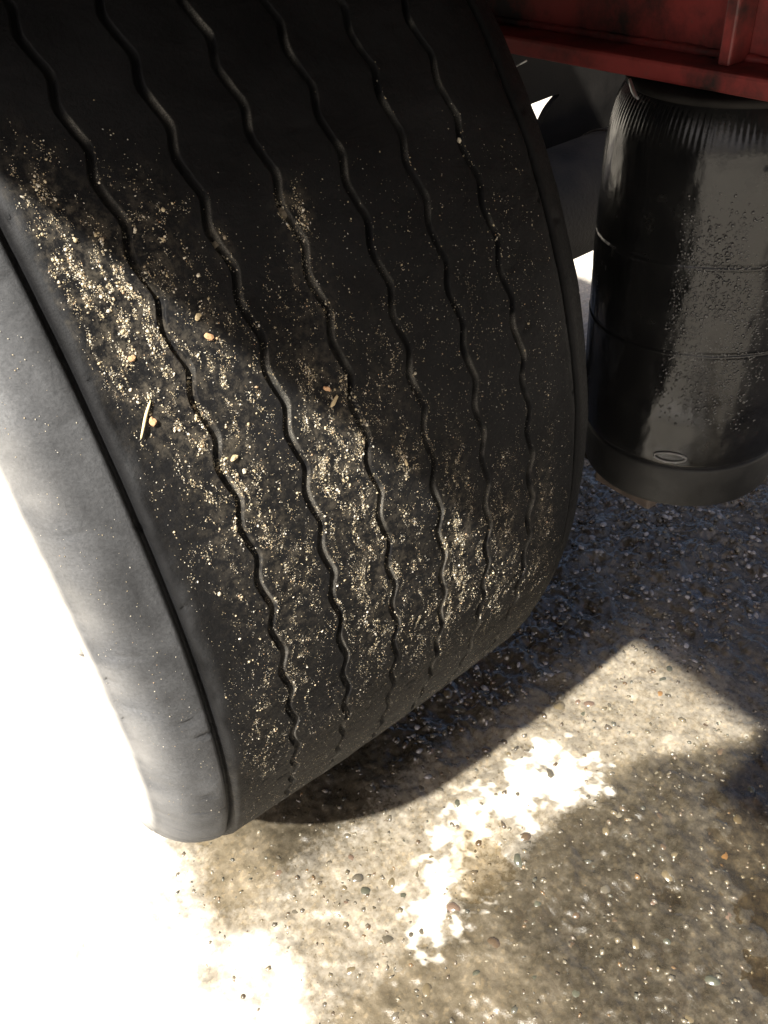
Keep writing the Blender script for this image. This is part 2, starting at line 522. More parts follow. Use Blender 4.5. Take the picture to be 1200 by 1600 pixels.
# thin films of water lying in the hollows
def puddle(name, cx, cy, r, level, label):
    n_r, n_t = 14, 48
    rr = np.linspace(0.0005, 1, n_r); tt = np.linspace(0, 2 * np.pi, n_t, endpoint=False)
    Rr, Tt = np.meshgrid(rr, tt, indexing='ij')
    k = r * (1 + 0.25 * np.sin(2 * Tt + cx * 40) + 0.15 * np.sin(3 * Tt + cy * 30))
    V = np.stack([cx + Rr * k * np.cos(Tt), cy + Rr * k * np.sin(Tt), np.full_like(Rr, level)], -1).reshape(-1, 3)
    o = link_mesh(name, mesh_np(name, V, grid_faces(n_r, n_t, False, True)), M['water'])
    tag(o, label, 'puddle', kind='structure')
puddle('puddle', 0.08, -0.522, 0.06, -0.0022, 'small bright-edged puddle between the wheel shadow and the tan concrete')
puddle('puddle', 0.37, -0.755, 0.17, -0.0024, 'brown puddle film at the lower right edge of the photo')
puddle('puddle', 0.61, -0.50, 0.09, -0.0024, 'dark puddle just past the corner of the sunlit patch')
puddle('puddle', 0.20, -0.80, 0.09, -0.0026, 'thin brown puddle along the bottom edge of the photo')

# pebbles set in the concrete
def pebble_mesh(i, subdiv=2):
    import bmesh
    bm = bmesh.new()
    bmesh.ops.create_icosphere(bm, subdivisions=subdiv, radius=0.5)
    r = random.Random(100 + i)
    a = [Vector((r.uniform(-1, 1), r.uniform(-1, 1), r.uniform(-1, 1))).normalized() for _ in range(5)]
    w = [r.uniform(-0.26, 0.2) for _ in range(5)]
    sx, sy, sz = r.uniform(0.9, 1.25), r.uniform(0.65, 0.95), r.uniform(0.5, 0.75)
    for v in bm.verts:
        d = v.co.normalized()
        k = 1 + sum(wi * max(0, d.dot(ai)) ** 2 for wi, ai in zip(w, a)) * 1.6
        v.co = Vector((v.co.x * sx * k, v.co.y * sy * k, v.co.z * sz * k))
    me = bpy.data.meshes.new('pebble_shape')
    bm.to_mesh(me); bm.free()
    for p in me.polygons: p.use_smooth = True
    return me

peb_meshes = {}
def pebble_variant(shape, mi):
    key = (shape, mi)
    if key not in peb_meshes:
        me = pebble_mesh(shape)
        me.materials.append(STONES[mi])
        peb_meshes[key] = me
    return peb_meshes[key]

placed = []
MIX = [0, 0, 0, 0, 1, 1, 1, 3, 3, 4, 5, 5, 6]
def place_pebble(x, y, s, mi=None, proud=0.10):
    for px, py, ps in placed:
        if (px - x) ** 2 + (py - y) ** 2 < (0.5 * (ps + s)) ** 2: return False
    placed.append((x, y, s))
    me = pebble_variant(random.randrange(6), random.choice(MIX) if mi is None else mi)
    o = bpy.data.objects.new('pebble', me)
    z = float(ground_h(np.array([x]), np.array([y]))[0])
    o.location = (x, y, z - s * 0.30 + s * proud * 0.5)
    o.rotation_euler = (random.uniform(-0.25, 0.25), random.uniform(-0.25, 0.25), random.uniform(0, 6.28))
    o.scale = (s, s, s * random.uniform(0.8, 1.1))
    C.objects.link(o)
    o.parent = ground
    return True
# the few stones that stand out by colour
for x, y, s, mi in [(0.43, -0.505, 0.016, 2), (0.455, -0.475, 0.013, 1), (0.06, -0.665, 0.024, 1), (-0.02, -0.47, 0.020, 1),
                    (0.09, -0.60, 0.017, 3), (0.24, -0.745, 0.026, 6), (0.30, -0.70, 0.020, 2), (0.33, -0.455, 0.018, 3),
                    (0.14, -0.56, 0.015, 0), (0.19, -0.68, 0.014, 6), (0.02, -0.60, 0.022, 5), (0.12, -0.72, 0.03, 0)]:
    place_pebble(x, y, s, mi)
tries = 0
while len(placed) < 300 and tries < 6000:
    tries += 1
    x, y = random.uniform(-0.17, 0.62), random.uniform(-0.88, -0.30)
    if y > -0.33 and x < 0.2: continue
    # inside the view from behind the wheel
    if (y + 0.86) < -0.25 * (x - 0.2) and x < 0.2: continue
    s = random.choice([0.009, 0.010, 0.012, 0.014, 0.016, 0.019, 0.023]) * random.uniform(0.85, 1.2)
    place_pebble(x, y, s, None, random.uniform(-0.02, 0.2))
# the small aggregate, past counting
def blobs(name, P, S, cols, mat, parent=None, squash=(0.5, 0.9), seed=1, normals=None, octa=False):
    r = np.random.default_rng(seed)
    import bmesh
    bm = bmesh.new(); bmesh.ops.create_icosphere(bm, subdivisions=1, radius=0.5)
    bm.verts.ensure_lookup_table()
    bv = np.array([v.co[:] for v in bm.verts]); bf = np.array([[v.index for v in f.verts] for f in bm.faces]); bm.free()
    if octa:
        bv = np.array([(.5, 0, 0), (-.5, 0, 0), (0, .5, 0), (0, -.5, 0), (0, 0, .5), (0, 0, -.5)])
        bf = np.array([(0, 2, 4), (2, 1, 4), (1, 3, 4), (3, 0, 4), (2, 0, 5), (1, 2, 5), (3, 1, 5), (0, 3, 5)])
    n = len(P)
    jit = 1 + r.uniform(-0.28, 0.28, (n, len(bv), 1))
    V = bv[None] * jit
    V = V * np.stack([r.uniform(0.8, 1.35, n), r.uniform(0.6, 1.0, n), r.uniform(*squash, n)], -1)[:, None, :]
    a = r.uniform(0, 6.283, n); ca, sa = np.cos(a), np.sin(a)
    V = np.stack([V[..., 0] * ca[:, None] - V[..., 1] * sa[:, None], V[..., 0] * sa[:, None] + V[..., 1] * ca[:, None], V[..., 2]], -1)
    V = V * np.asarray(S)[:, None, None]
    if normals is not None:
        nz = normals; t1 = np.tile(np.array([[1.0, 0, 0]]), (n, 1)); t2 = np.cross(nz, t1)
        V = V[..., 0:1] * t1[:, None] + V[..., 1:2] * t2[:, None] + V[..., 2:3] * nz[:, None]
    V = V + P[:, None, :]
    F = bf[None] + (np.arange(n) * len(bv))[:, None, None]
    me = mesh_np(name, V.reshape(-1, 3), F.reshape(-1, 3), smooth=True)
    cattr(me, 'tint', np.repeat(cols, len(bv), 0))
    return link_mesh(name, me, mat, parent)

N = 6500
x = rng.uniform(-0.25, 1.0, N); y = rng.uniform(-0.95, 0.15, N)
keep = ~((np.abs(x) < 0.2) & (y > -0.22)) & (ground_dry_glare(x, y) < 0.62)
x, y = x[keep], y[keep]
s = rng.choice([0.003, 0.004, 0.005, 0.0065, 0.008], len(x)) * rng.uniform(0.8, 1.25, len(x))
z = ground_h(x, y) + s * rng.uniform(-0.32, -0.08, len(x))
pal = np.array([(0.10, 0.088, 0.066), (0.12, 0.10, 0.065), (0.075, 0.072, 0.056), (0.16, 0.14, 0.10), (0.085, 0.066, 0.045), (0.13, 0.085, 0.045), (0.115, 0.096, 0.072)])
cols = pal[rng.choice(len(pal), len(x), p=[.24, .24, .14, .12, .12, .04, .10])] * rng.uniform(0.75, 1.2, (len(x), 1))
# denser, prouder stones on the shaded ground under the trailer
nx = rng.uniform(0.10, 1.05, 5200); ny = rng.uniform(-0.52, 0.30, 5200)
k2 = ~((nx < 0.22) & (ny > -0.22)) & (ground_dry_glare(nx, ny) < 0.3) & ~((ny < -0.385) & (nx < 0.49) & (rng.uniform(0, 1, 5200) < 0.85))
nx, ny = nx[k2], ny[k2]
ns = rng.choice([0.005, 0.006, 0.008, 0.010, 0.012], len(nx)) * rng.uniform(0.8, 1.2, len(nx))
shade = sstep(-0.49, -0.40, ny) * 0 + 1
nz_ = ground_h(nx, ny) + ns * rng.uniform(-0.2, 0.15, len(nx)) * shade
inlit = (ny < -0.40) & (nx < 0.50)
nz_ = np.where(inlit, nz_ - ns * 0.12, nz_)
ncol = pal[rng.choice(len(pal), len(nx))] * rng.uniform(0.5, 0.9, (len(nx), 1))
pick = (rng.uniform(0, 1, len(nx)) < 0.34) & ~inlit
ncol[pick] = np.array((0.30, 0.285, 0.28)) * rng.uniform(0.5, 1.3, (int(pick.sum()), 1))  # pale tint on some stones paints the wet glints
x = np.concatenate([x, nx]); y = np.concatenate([y, ny]); z = np.concatenate([z, nz_]); s = np.concatenate([s, ns]); cols = np.concatenate([cols, ncol])
grav = blobs('fine_gravel', np.stack([x, y, z], -1), s, cols, M['gravel'], ground, (0.5, 0.8), 3)
tag(grav, kind='stuff')

# ------------------------------------------------------------------ wheel
R0 = 0.53
WAVES = 78
AMP = 0.0024
GROOVE = [(k - 2.5) * 0.04885 for k in range(6)]

def wave(th):
    w = np.sin(WAVES * th + 0.4) + 0.14 * np.sin(2 * WAVES * th + 0.2) - 0.04 * np.sin(3 * (WAVES * th + 0.4))
    return AMP * w

def fade(x0):
    return sstep(0.168, 0.135, np.abs(x0))

def groove_depth(d):
    # d = |x - groove centre|, rounded shoulders, narrow floor
    return 0.0050 * (1 - sstep(0.0012, 0.0031, np.abs(d)))

def crown(x):
    return R0 - 0.125 * x * x

def shoulder(side):
    # outward of the tread edge: decoupling groove, ledge, sidewall (offset from +-0.1765, radius)
    return [(0.1735, 0.5262), (0.1755, 0.5254), (0.1772, 0.5240), (0.1782, 0.5215), (0.1788, 0.5180), (0.1798, 0.5168), (0.1812, 0.5172),
            (0.1822, 0.5205), (0.1834, 0.5224), (0.1855, 0.5226), (0.190, 0.5212), (0.196, 0.5185), (0.203, 0.5145), (0.210, 0.5095),
            (0.216, 0.5035), (0.2215, 0.4965), (0.2255, 0.4895), (0.2275, 0.4850), (0.2292, 0.4835), (0.2300, 0.4800), (0.2306, 0.4760),
            (0.2312, 0.4700), (0.2312, 0.4640), (0.2306, 0.4560), (0.2290, 0.4440), (0.2265, 0.4300), (0.2235, 0.4150), (0.2200, 0.3950),
            (0.2165, 0.3750), (0.2125, 0.3550), (0.2075, 0.3350), (0.2015, 0.3150), (0.1975, 0.2980), (0.1960, 0.2900), (0.1850, 0.2860)]

cols_x = []; cols_r = []; cols_f = []
sh = shoulder(1)
for ox, orr in sh[::-1]:
    cols_x.append(-ox); cols_r.append(orr); cols_f.append(0.0)
tread_x = []
edges = [-0.1715] + [v for g in GROOVE for v in (g - 0.0044, g + 0.0044)] + [0.1715]
for i in range(0, len(edges), 2):
    tread_x += list(np.linspace(edges[i], edges[i + 1], 9))
    if i // 2 < 6:
        g = GROOVE[i // 2]
        tread_x += [g + v for v in (-0.0038, -0.0034, -0.0030, -0.0026, -0.0022, -0.0017, -0.0010, 0, 0.0010, 0.0017, 0.0022, 0.0026, 0.0030, 0.0034, 0.0038)]
NTH = 1248
th = np.linspace(-math.pi, math.pi, NTH, endpoint=False)    # 0 faces -Y, +90 deg is the top
tx = np.array(tread_x)

def tread_radius(x0, theta):
    """radius on the tread for unshifted lateral position x0"""
    r = crown(x0)
    for gi, g in enumerate(GROOVE):
        wear = 0.82 + 0.35 * (0.5 + vnoise(theta * 9 + gi * 7.3, np.zeros_like(theta) + gi, 70))
        r = r - wear * groove_depth(x0 - g)
    r = r + 0.0011 * fbm(x0 / 0.02, theta * R0 / 0.03, 3, 80) + 0.0012 * fbm(x0 / 0.08, theta * R0 / 0.12, 2, 90)
    # shallow cuts and chips
    cut = fbm(x0 / 0.012 + 31, theta * R0 / 0.004 * 0.6, 2, 95)
    r = r - 0.0008 * sstep(0.42, 0.6, cut)
    return r

X0, TH = np.meshgrid(tx, th, indexing='ij')
RT = tread_radius(X0, TH)
XT = X0 + wave(TH) * fade(X0)
def side_block(pts, sgn):
    p = np.array(pts)
    xx, tt = np.meshgrid(p[:, 0], th, indexing='ij')
    rr = np.repeat(p[:, 1][:, None], NTH, 1)
    nn = fbm(xx / 0.02, tt * R0 / 0.04, 3, 120 + (sgn > 0)) * 0.0011
    dents = sstep(0.44, 0.60, fbm(xx / 0.009, tt * R0 / 0.009, 2, 140)) * 0.0022
    w = sstep(0.286, 0.40, rr)
    return sgn * (xx + nn * 0.4 * w), rr + (nn - dents) * w
XL, RL = side_block(sh[::-1], -1)
XR, RR = side_block(sh, 1)
XA = np.concatenate([XL, XT, XR]); RA = np.concatenate([RL, RT, RR])
TA = np.repeat(th[None, :], len(XA), 0)
# flattened where the weight presses it on the ground
ZA = R0 + RA * np.sin(TA)
ZA = np.where(ZA < 0.0, ZA * 0.2 - 0.0005, ZA)
YA = -RA * np.cos(TA)
V = np.stack([XA, YA, ZA], -1).reshape(-1, 3)

# where grit has gathered: (x, angle in degrees, half width mm, half length mm, weight)
CL = [(-0.157, 37.2, 12, 20, 0.5), (-0.151, 34.7, 12, 20, 0.8), (-0.149, 31.9, 14, 18, 1.4), (-0.144, 29.8, 14, 18, 2.2), (-0.143, 27.8, 13, 18, 2.4), (-0.149, 25.6, 12, 14, 1.5), (-0.143, 26.0, 8, 20, 1.5), (-0.139, 22.7, 14, 18, 0.8), (-0.131, 19.4, 12, 20, 0.8), (-0.135, 20.5, 8, 10, 0.7), (-0.148, 24.0, 8, 25, 0.5), (-0.105, 32.4, 14, 25, 0.5), (-0.108, 30.9, 12, 20, 0.5), (-0.1, 26.1, 9, 8, 1.0), (-0.112, 24.1, 15, 20, 0.5), (-0.096, 21.7, 14, 20, 0.6), (-0.113, 17.1, 7, 12, 1.2), (-0.111, 13.6, 14, 25, 1.2), (-0.136, 13.0, 8, 20, 0.8), (-0.108, 7.5, 15, 25, 1.0), (-0.141, 8.0, 8, 25, 0.7), (-0.111, 1.3, 14, 25, 0.9), (-0.149, -7.3, 8, 35, 1.0), (-0.128, -3.2, 12, 25, 0.6), (-0.072, 30.1, 3, 7, 2.5), (-0.019, 30.5, 7, 9, 2.0), (-0.029, 24.7, 10, 25, 0.7), (-0.042, 18.5, 9, 14, 2.0), (-0.043, 15.1, 12, 18, 2.2), (-0.045, 11.1, 12, 20, 2.0), (-0.061, 14.0, 10, 20, 1.2), (-0.042, 6.2, 10, 25, 1.4), (-0.046, 1.3, 10, 25, 1.0), (-0.044, -4.2, 12, 25, 0.9), (-0.051, 21.6, 10, 20, 0.5), (0.005, 11.1, 8, 8, 1.2), (-0.011, 5.6, 9, 25, 0.9), (-0.007, 0.6, 12, 25, 0.8), (-0.002, -6.2, 12, 25, 0.6), (-0.003, 15.7, 10, 20, 0.5), (0.009, 16.2, 12, 40, 0.3), (0.045, 6.0, 9, 20, 1.2), (0.042, 1.6, 12, 25, 1.6), (0.039, -2.7, 12, 25, 1.5), (0.033, -7.4, 12, 25, 0.9), (0.048, 10.6, 10, 20, 0.5), (0.095, 5.8, 8, 12, 0.6), (0.094, -1.1, 9, 25, 1.5), (0.098, -6.3, 9, 25, 1.4), (0.091, -11.6, 10, 25, 0.9), (0.137, 1.4, 9, 20, 1.0), (0.141, -3.4, 9, 25, 1.4), (0.144, -9.9, 9, 25, 0.9), (0.144, 5.1, 6, 15, 0.3), (-0.019, 9.1, 40, 70, 0.25), (-0.136, 19.2, 40, 60, 0.25), (-0.081, 5.7, 60, 60, 0.3), (0.066, -3.1, 50, 50, 0.4)]
def grit_density(x, theta):
    d = np.zeros_like(x)
    for cx, ca, a, b, w in CL:
        u = (x - cx) / (a * 0.001); v = (theta - math.radians(ca)) * R0 / (b * 0.001)
        w = w * (0.72 if ca < 16 else 1.0)
        d = d + w * np.exp(-0.5 * (u * u + v * v) * 1.1)
    return d
dust = np.clip(grit_density(XA, TA) * 0.8, 0, 1) * (np.abs(XA) < 0.172)
low = 0.5 * sstep(-0.05, -0.30, TA) * sstep(-0.9, -0.35, TA) * (np.abs(XA) < 0.19)
dust = np.maximum(dust, low)

wheel = empty('truck_wheel_assembly', (0, 0, 0))
tag(wheel, 'worn black wide truck tyre with wavy grooves and sandy tread on wet concrete', 'wheel')
tme = mesh_np('tyre', V, grid_faces(len(XA), NTH, False, True))
# blown-out glare on the outer sidewall, painted into its colour
sidewall_glare = sstep(0.4835, 0.4700, RA + 0.004 * fbm(XA / 0.02, TA * R0 / 0.02, 3, 180)) * 0.9 + 0.34 * sstep(0.516, 0.478, RA) * (0.5 + fbm(XA / 0.02, TA * R0 / 0.03, 3, 181))
vattr(tme, 'sidewall_glare', np.clip(sidewall_glare * (XA < 0), 0, 1))
XU = np.concatenate([XL * 0 + 9, X0, XR * 0 + 9])
groove_lit_dust = np.zeros_like(XA)  # pale right groove walls: lit side painted in, with clinging dust
for g in GROOVE:
    groove_lit_dust += np.exp(-((XU - g - 0.0026) / 0.0009) ** 2)
groove_lit_dust = np.clip(groove_lit_dust * (0.25 + 1.9 * fbm(XA / 0.01, TA * R0 / 0.02, 4, 170)), 0, 1)
vattr(tme, 'dust', dust)
vattr(tme, 'shoulder_glare', (sstep(0.178, 0.186, -XA) * (0.42 + 0.45 * sstep(0.521, 0.495, RA) + 0.40 * fbm(XA / 0.02, TA * R0 / 0.05, 4, 160)) + 0.3 * np.exp(-((XA + 0.173) / 0.003) ** 2) * (0.5 + fbm(XA / 0.01, TA * R0 / 0.03, 3, 161))))  # flare on the shoulder and the lit tread edge, painted into the colour
vattr(tme, 'groove', groove_lit_dust)
tyre = link_mesh('tyre', tme, M['rubber'], wheel)
# rim and hub (inside the tyre)
def lathe_x(name, prof, mat, parent, n=64, z0=R0):
    p = np.array(prof)
    t = np.linspace(0, 2 * np.pi, n, endpoint=False)
    X = np.repeat(p[:, 0][:, None], n, 1)
    Rr = p[:, 1][:, None] * np.ones(n)
    V = np.stack([X, Rr * np.cos(t), z0 + Rr * np.sin(t)], -1).reshape(-1, 3)
    return link_mesh(name, mesh_np(name, V, grid_faces(len(p), n, False, True)), mat, parent)
M['rim'] = mat_plain('painted_steel_rim', (0.45, 0.45, 0.44), 0.4, 0.0, var=0.2)
rim = lathe_x('rim', [(-0.190, 0.284), (-0.200, 0.296), (-0.206, 0.294), (-0.204, 0.282), (-0.185, 0.274), (-0.15, 0.262), (-0.09, 0.255), (-0.06, 0.235),
                      (-0.05, 0.20), (-0.06, 0.16), (-0.075, 0.15), (-0.075, 0.02), (-0.065, 0.02), (-0.065, 0.15), (-0.04, 0.20), (-0.05, 0.245), (0.15, 0.262), (0.185, 0.274), (0.204, 0.282), (0.2, 0.296), (0.19, 0.284)], M['rim'], wheel)
hub = lathe_x('hub', [(0.2, 0.09), (-0.12, 0.09), (-0.15, 0.075), (-0.16, 0.05), (-0.16, 0.004)], M['steel'], wheel)
drum = lathe_x('brake_drum', [(0.0, 0.10), (0.0, 0.205), (0.17, 0.21), (0.235, 0.212), (0.24, 0.2), (0.236, 0.09)], M['steel'], wheel)

# ------------------------------------------------------------------ air spring under the red rail
AX, AY = 0.5, -0.418
air = empty('air_spring', (AX, AY, 0.32))
tag(air, 'black rubber air spring standing between the red chassis rail and the trailing arm', 'air spring')
bp = []
for zz, rr in [(0.396, 0.1125), (0.400, 0.1150), (0.408, 0.1165), (0.42, 0.1170), (0.44, 0.1174), (0.47, 0.1180), (0.50, 0.1186), (0.53, 0.1192), (0.56, 0.1196),
               (0.59, 0.1198), (0.62, 0.1198), (0.65, 0.1194), (0.68, 0.1186), (0.70, 0.1178), (0.715, 0.1168), (0.73, 0.1150), (0.742, 0.1125), (0.752, 0.109), (0.760, 0.105), (0.766, 0.100), (0.770, 0.094)]:
    bp.append((rr, zz))
pr = np.array(bp); zi = np.linspace(pr[0, 1], pr[-1, 1], 300)
ri = np.interp(zi, pr[:, 1], pr[:, 0])
ker = np.ones(9) / 9
ri[6:-6] = np.convolve(ri, ker, 'same')[6:-6]
def bel_fn(r, z, T):
    cords = sstep(0.724, 0.745, z) * sstep(0.769, 0.757, z)
    soft = 0.35 + 0.65 * (vnoise(T * 6, z * 50, 200) + 0.5)
    r = r + 0.00038 * cords * soft * np.cos(130 * T)
    for zs in (0.626, 0.5345):
        r = r + 0.0007 * np.exp(-((z - zs - 0.003 * np.sin(T * 2)) / 0.0011) ** 2) - 0.0006 * np.exp(-((z - zs - 0.0026 - 0.003 * np.sin(T * 2)) / 0.0014) ** 2)
    # lap seam up the side
    ts = math.radians(-133.0)
    r = r + 0.0007 * sstep(-0.01, 0.004, T - (2 * np.pi + ts)) * sstep(0.22, 0.2, T - (2 * np.pi + ts)) * sstep(0.685, 0.69, z) * sstep(0.722, 0.716, z)
    r = r + 0.0011 * fbm(T * 5, z / 0.05, 3, 210)
    r = r - 0.0028 * np.exp(-((z - 0.455) / 0.02) ** 2) * np.exp(-((T - math.radians(360 - 150)) / 0.20) ** 2)
    return r, z
bel = lathe_z('bellows', list(zip(ri, zi)), M['bellows'], (AX, AY), air, 720, bel_fn)
lathe_z('piston', [(0.02, 0.337), (0.106, 0.337), (0.1090, 0.339), (0.1105, 0.343), (0.1125, 0.388), (0.1120, 0.391), (0.1105, 0.3925), (0.1085, 0.394), (0.1085, 0.40), (0.05, 0.41)], M['piston'], (AX, AY), air, 160)
lathe_z('top_plate', [(0.001, 0.7705), (0.101, 0.7705), (0.1035, 0.7690), (0.1045, 0.7665), (0.1035, 0.764), (0.100, 0.763), (0.09, 0.764)], M['steel'], (AX, AY), air, 128)
# oval moulded mark near the foot of the bellows
def on_bag(deg, z, lift=0.0):
    r = float(np.interp(z, zi, ri)) + lift
    a = math.radians(deg)
    return Vector((AX + r * math.cos(a), AY + r * math.sin(a), z))
pts = []
for k in range(41):
    t = 2 * math.pi * k / 40
    pts.append(on_bag(-150.5 + 8.2 * math.cos(t) + 1.0 * math.sin(t), 0.4105 + 0.0062 * math.sin(t), 0.0006))
tube('oval_emblem', pts, 0.0013, M['emblem'], air, 8, False)
# bent clip at the bead plate
pts = [Vector((AX + 0.1075 * math.cos(t_), AY + 0.1075 * math.sin(t_), z_)) for t_, z_ in ((2.60, 0.7725), (2.64, 0.769), (2.69, 0.765), (2.74, 0.762), (2.79, 0.7605))]
tube('clip', pts, [0.0012, 0.0018, 0.0020, 0.0018, 0.0010], M['zinc'], air, 8)
# water beads on the rubber
nb = 3800
T = np.radians(rng.uniform(-163, -105, nb)); zb = rng.beta(2.2, 2.0, nb) * 0.26 + 0.44
keep = rng.uniform(0, 1, nb) < np.clip(0.15 + 1.2 * np.exp(-((np.degrees(T) + 140 + (zb - 0.56) * 60) / 16) ** 2), 0, 1)
T, zb = T[keep], zb[keep]
rb = np.interp(zb, zi, ri) + 0.0001 - 0.0028 * np.exp(-((zb - 0.455) / 0.02) ** 2) * np.exp(-((T - math.radians(-150)) / 0.20) ** 2)
nrm = np.stack([np.cos(T), np.sin(T), np.zeros_like(T)], -1)
P = np.stack([AX + rb * np.cos(T), AY + rb * np.sin(T), zb], -1)
t1 = np.stack([-np.sin(T), np.cos(T), np.zeros_like(T)], -1)
sb = rng.choice([0.0012, 0.0017, 0.0023, 0.0031], len(T), p=[.4, .35, .18, .07])
import bmesh
bmi = bmesh.new(); bmesh.ops.create_icosphere(bmi, subdivisions=2, radius=0.5)
bvv = np.array([v.co[:] for v in bmi.verts]); bff = np.array([[v.index for v in f.verts] for f in bmi.faces]); bmi.free()
Vd = (bvv[None, :, 0:1] * t1[:, None] + bvv[None, :, 1:2] * np.array([0, 0, 1.15]) + bvv[None, :, 2:3] * 0.7 * nrm[:, None]) * sb[:, None, None] + P[:, None]
Fd = (bff[None] + (np.arange(len(P)) * len(bvv))[:, None, None]).reshape(-1, 3)
drops = link_mesh('water_beads', mesh_np('water_beads', Vd.reshape(-1, 3), Fd), M['drops'], air)
tag(drops, kind='stuff')

# ------------------------------------------------------------------ trailer chassis
ch = empty('trailer_chassis', (0.45, 0, 0.77))
tag(ch, 'red painted steel chassis rail with flange and stiffener above the air spring', 'chassis')
box('bottom_flange', (0.410, -2.60, 0.7735), (0.565, 2.6, 0.7905), M['red'], ch, 0.003)
box('web', (0.4520, -2.60, 0.7906), (0.4640, 2.6, 1.105), M['red'], ch, 0.001)
box('top_flange', (0.410, -2.60, 1.1052), (0.470, 2.6, 1.120), M['red'], ch, 0.003)
for yy in (-0.445, -0.02, 0.42, -0.90):
    box('stiffener', (0.424, yy - 0.006, 0.7908), (0.4518, yy + 0.006, 1.104), M['red'], ch, 0.002)
M['deck'] = mat_plain('underside_boards', (0.022, 0.020, 0.018), 0.85, var=0.4, scale=12)
box('deck_plate', (-0.377, -2.60, 1.1205), (0.47, 2.6, 1.15), M['deck'], ch, 0.002)
box('shadow_board', (-0.50, -2.60, 1.1205), (-0.3771, -0.90, 1.15), M['deck'], ch, 0.002)  # unseen board added so its shadow falls on the right-hand ground
box('crossmember', (-0.27, -1.58, 1.02), (0.409, -1.52, 1.120), M['red'], ch, 0.003)
box('crossmember', (-0.27, 0.86, 1.02), (0.409, 0.92, 1.120), M['red'], ch, 0.003)

# weld bead along the web and a loose wire
rw = random.Random(5)
for x_, z_ in ((0.4500, 0.7925),):
    tube('weld_bead', [(x_ + rw.uniform(-0.0006, 0.0006), -0.80 + 0.006 * k, z_) for k in range(190)], [0.0042 * rw.uniform(0.75, 1.2) for k in range(190)], M['red'], ch, 8)
tube('loose_wire', [(0.409, -0.232, 0.771), (0.404, -0.215, 0.762), (0.402, -0.200, 0.767), (0.405, -0.185, 0.771)], 0.0010, M['zinc'], ch, 6)

# plate added to block light above the axle, cut for a daylight triangle
def light_block():
    import bmesh
    bm = bmesh.new()
    y0, y1 = 0.10, 0.112
    outer = [(0.62, 0.45), (1.30, 0.45), (1.30, 0.772), (0.62, 0.772)]
    hole = [(0.766, 0.5995), (0.790, 0.5610)]
    # concave lower right side
    A, B = Vector((0.790, 0.561)), Vector((0.830, 0.598))
    for k in range(1, 8):
        t = k / 8
        p = A.lerp(B, t); nrm = Vector((-(B - A).y, (B - A).x)).normalized()
        p = p + nrm * 0.0045 * math.sin(math.pi * t)
        hole.append((p.x, p.y))
    hole += [(0.830, 0.598), (0.830, 0.602)]
    loops = []
    for y in (y0, y1):
        ov = [bm.verts.new((px, y, pz)) for px, pz in outer]
        hv = [bm.verts.new((px, y, pz)) for px, pz in hole]
        loops.append((ov, hv))
        es = [bm.edges.new((vs[i], vs[(i + 1) % len(vs)])) for vs in (ov, hv) for i in range(len(vs))]
        bmesh.ops.triangle_fill(bm, use_beauty=True, use_dissolve=False, edges=es)
    for a, b in zip(loops[0], loops[1]):
        for i in range(len(a)):
            j = (i + 1) % len(a)
            bm.faces.new((a[i], a[j], b[j], b[i]))
    bmesh.ops.recalc_face_normals(bm, faces=bm.faces)
    me = bpy.data.meshes.new('light_block_plate'); bm.to_mesh(me); bm.free()
    return link_mesh('light_block_plate', me, M['steel'], ch)
light_block()

# axle with trailing arm
ax = empty('axle', (0.9, 0, 0.39))
tag(ax, 'grimy grey round axle seen in the gap between tyre and air spring', 'axle')
tube('axle_tube', [(0.245, 0, 0.475), (0.5, 0, 0.475), (1.0, 0, 0.475), (1.8, 0, 0.475)], 0.085, M['axle'], ax, 48)
tube('weld_seam', [(0.84, 0.0858 * math.sin(t) * -1, 0.475 + 0.0858 * math.cos(t)) for t in np.linspace(0, 2 * math.pi, 40)], 0.003, M['axle'], ax, 6, False)
box('trailing_arm', (0.458, -0.372, 0.290), (0.545, 0.25, 0.3365), M['steel'], ax, 0.006)
box('arm_pad', (0.405, -0.455, 0.318), (0.470, -0.3725, 0.3365), M['brown'], ax, 0.003)
tube('brake_hose', [(0.30, 0.02, 0.60), (0.42, -0.03, 0.70), (0.55, -0.04, 0.745), (0.75, -0.02, 0.748), (0.98, 0.03, 0.70), (1.1, 0.03, 0.56)], 0.009, M['steel'], ax, 10)

# ------------------------------------------------------------------ sand and grit on the tread
def on_tread(x0, thd, lift=0.0):
    x0 = np.asarray(x0, float); thd = np.asarray(thd, float)
    r = tread_radius(x0, thd) + lift
    xx = x0 + wave(thd) * fade(x0)
    P = np.stack([xx, -r * np.cos(thd), R0 + r * np.sin(thd)], -1)
    nn = np.stack([np.zeros_like(thd), -np.cos(thd), np.sin(thd)], -1)
    return P, nn

def sample_grit(n, power=1.0, floor=0.0):
    xs, ts = [], []
    cnt = 0
    while cnt < n:
        x = rng.uniform(-0.170, 0.170, 60000); t = np.radians(rng.uniform(-28, 42, 60000))
        clump = np.clip(0.5 + 1.9 * (0.5 * fbm(x / 0.006, t * R0 / 0.006, 4, 300) + 0.8 * vnoise(x / 0.0035, t * R0 / 0.016, 310) + 0.5 * vnoise(x / 0.0015, t * R0 / 0.006, 311)), 0, 2.2) ** 2.4
        d = (grit_density(x, t) ** power) * clump + floor * sstep(0.62, 0.35, t) * (0.3 + clump)
        for g in GROOVE:
            d = d + 1.6 * np.exp(-((x - g - 0.0026) / 0.0011) ** 2) * sstep(0.75, 0.3, t) * clump * (0.4 + 0.6 * np.clip(grit_density(x, t), 0, 1))
        k = rng.uniform(0, 4.0, 60000) < d
        xs.append(x[k]); ts.append(t[k]); cnt += k.sum()
    return np.concatenate(xs)[:n], np.concatenate(ts)[:n]
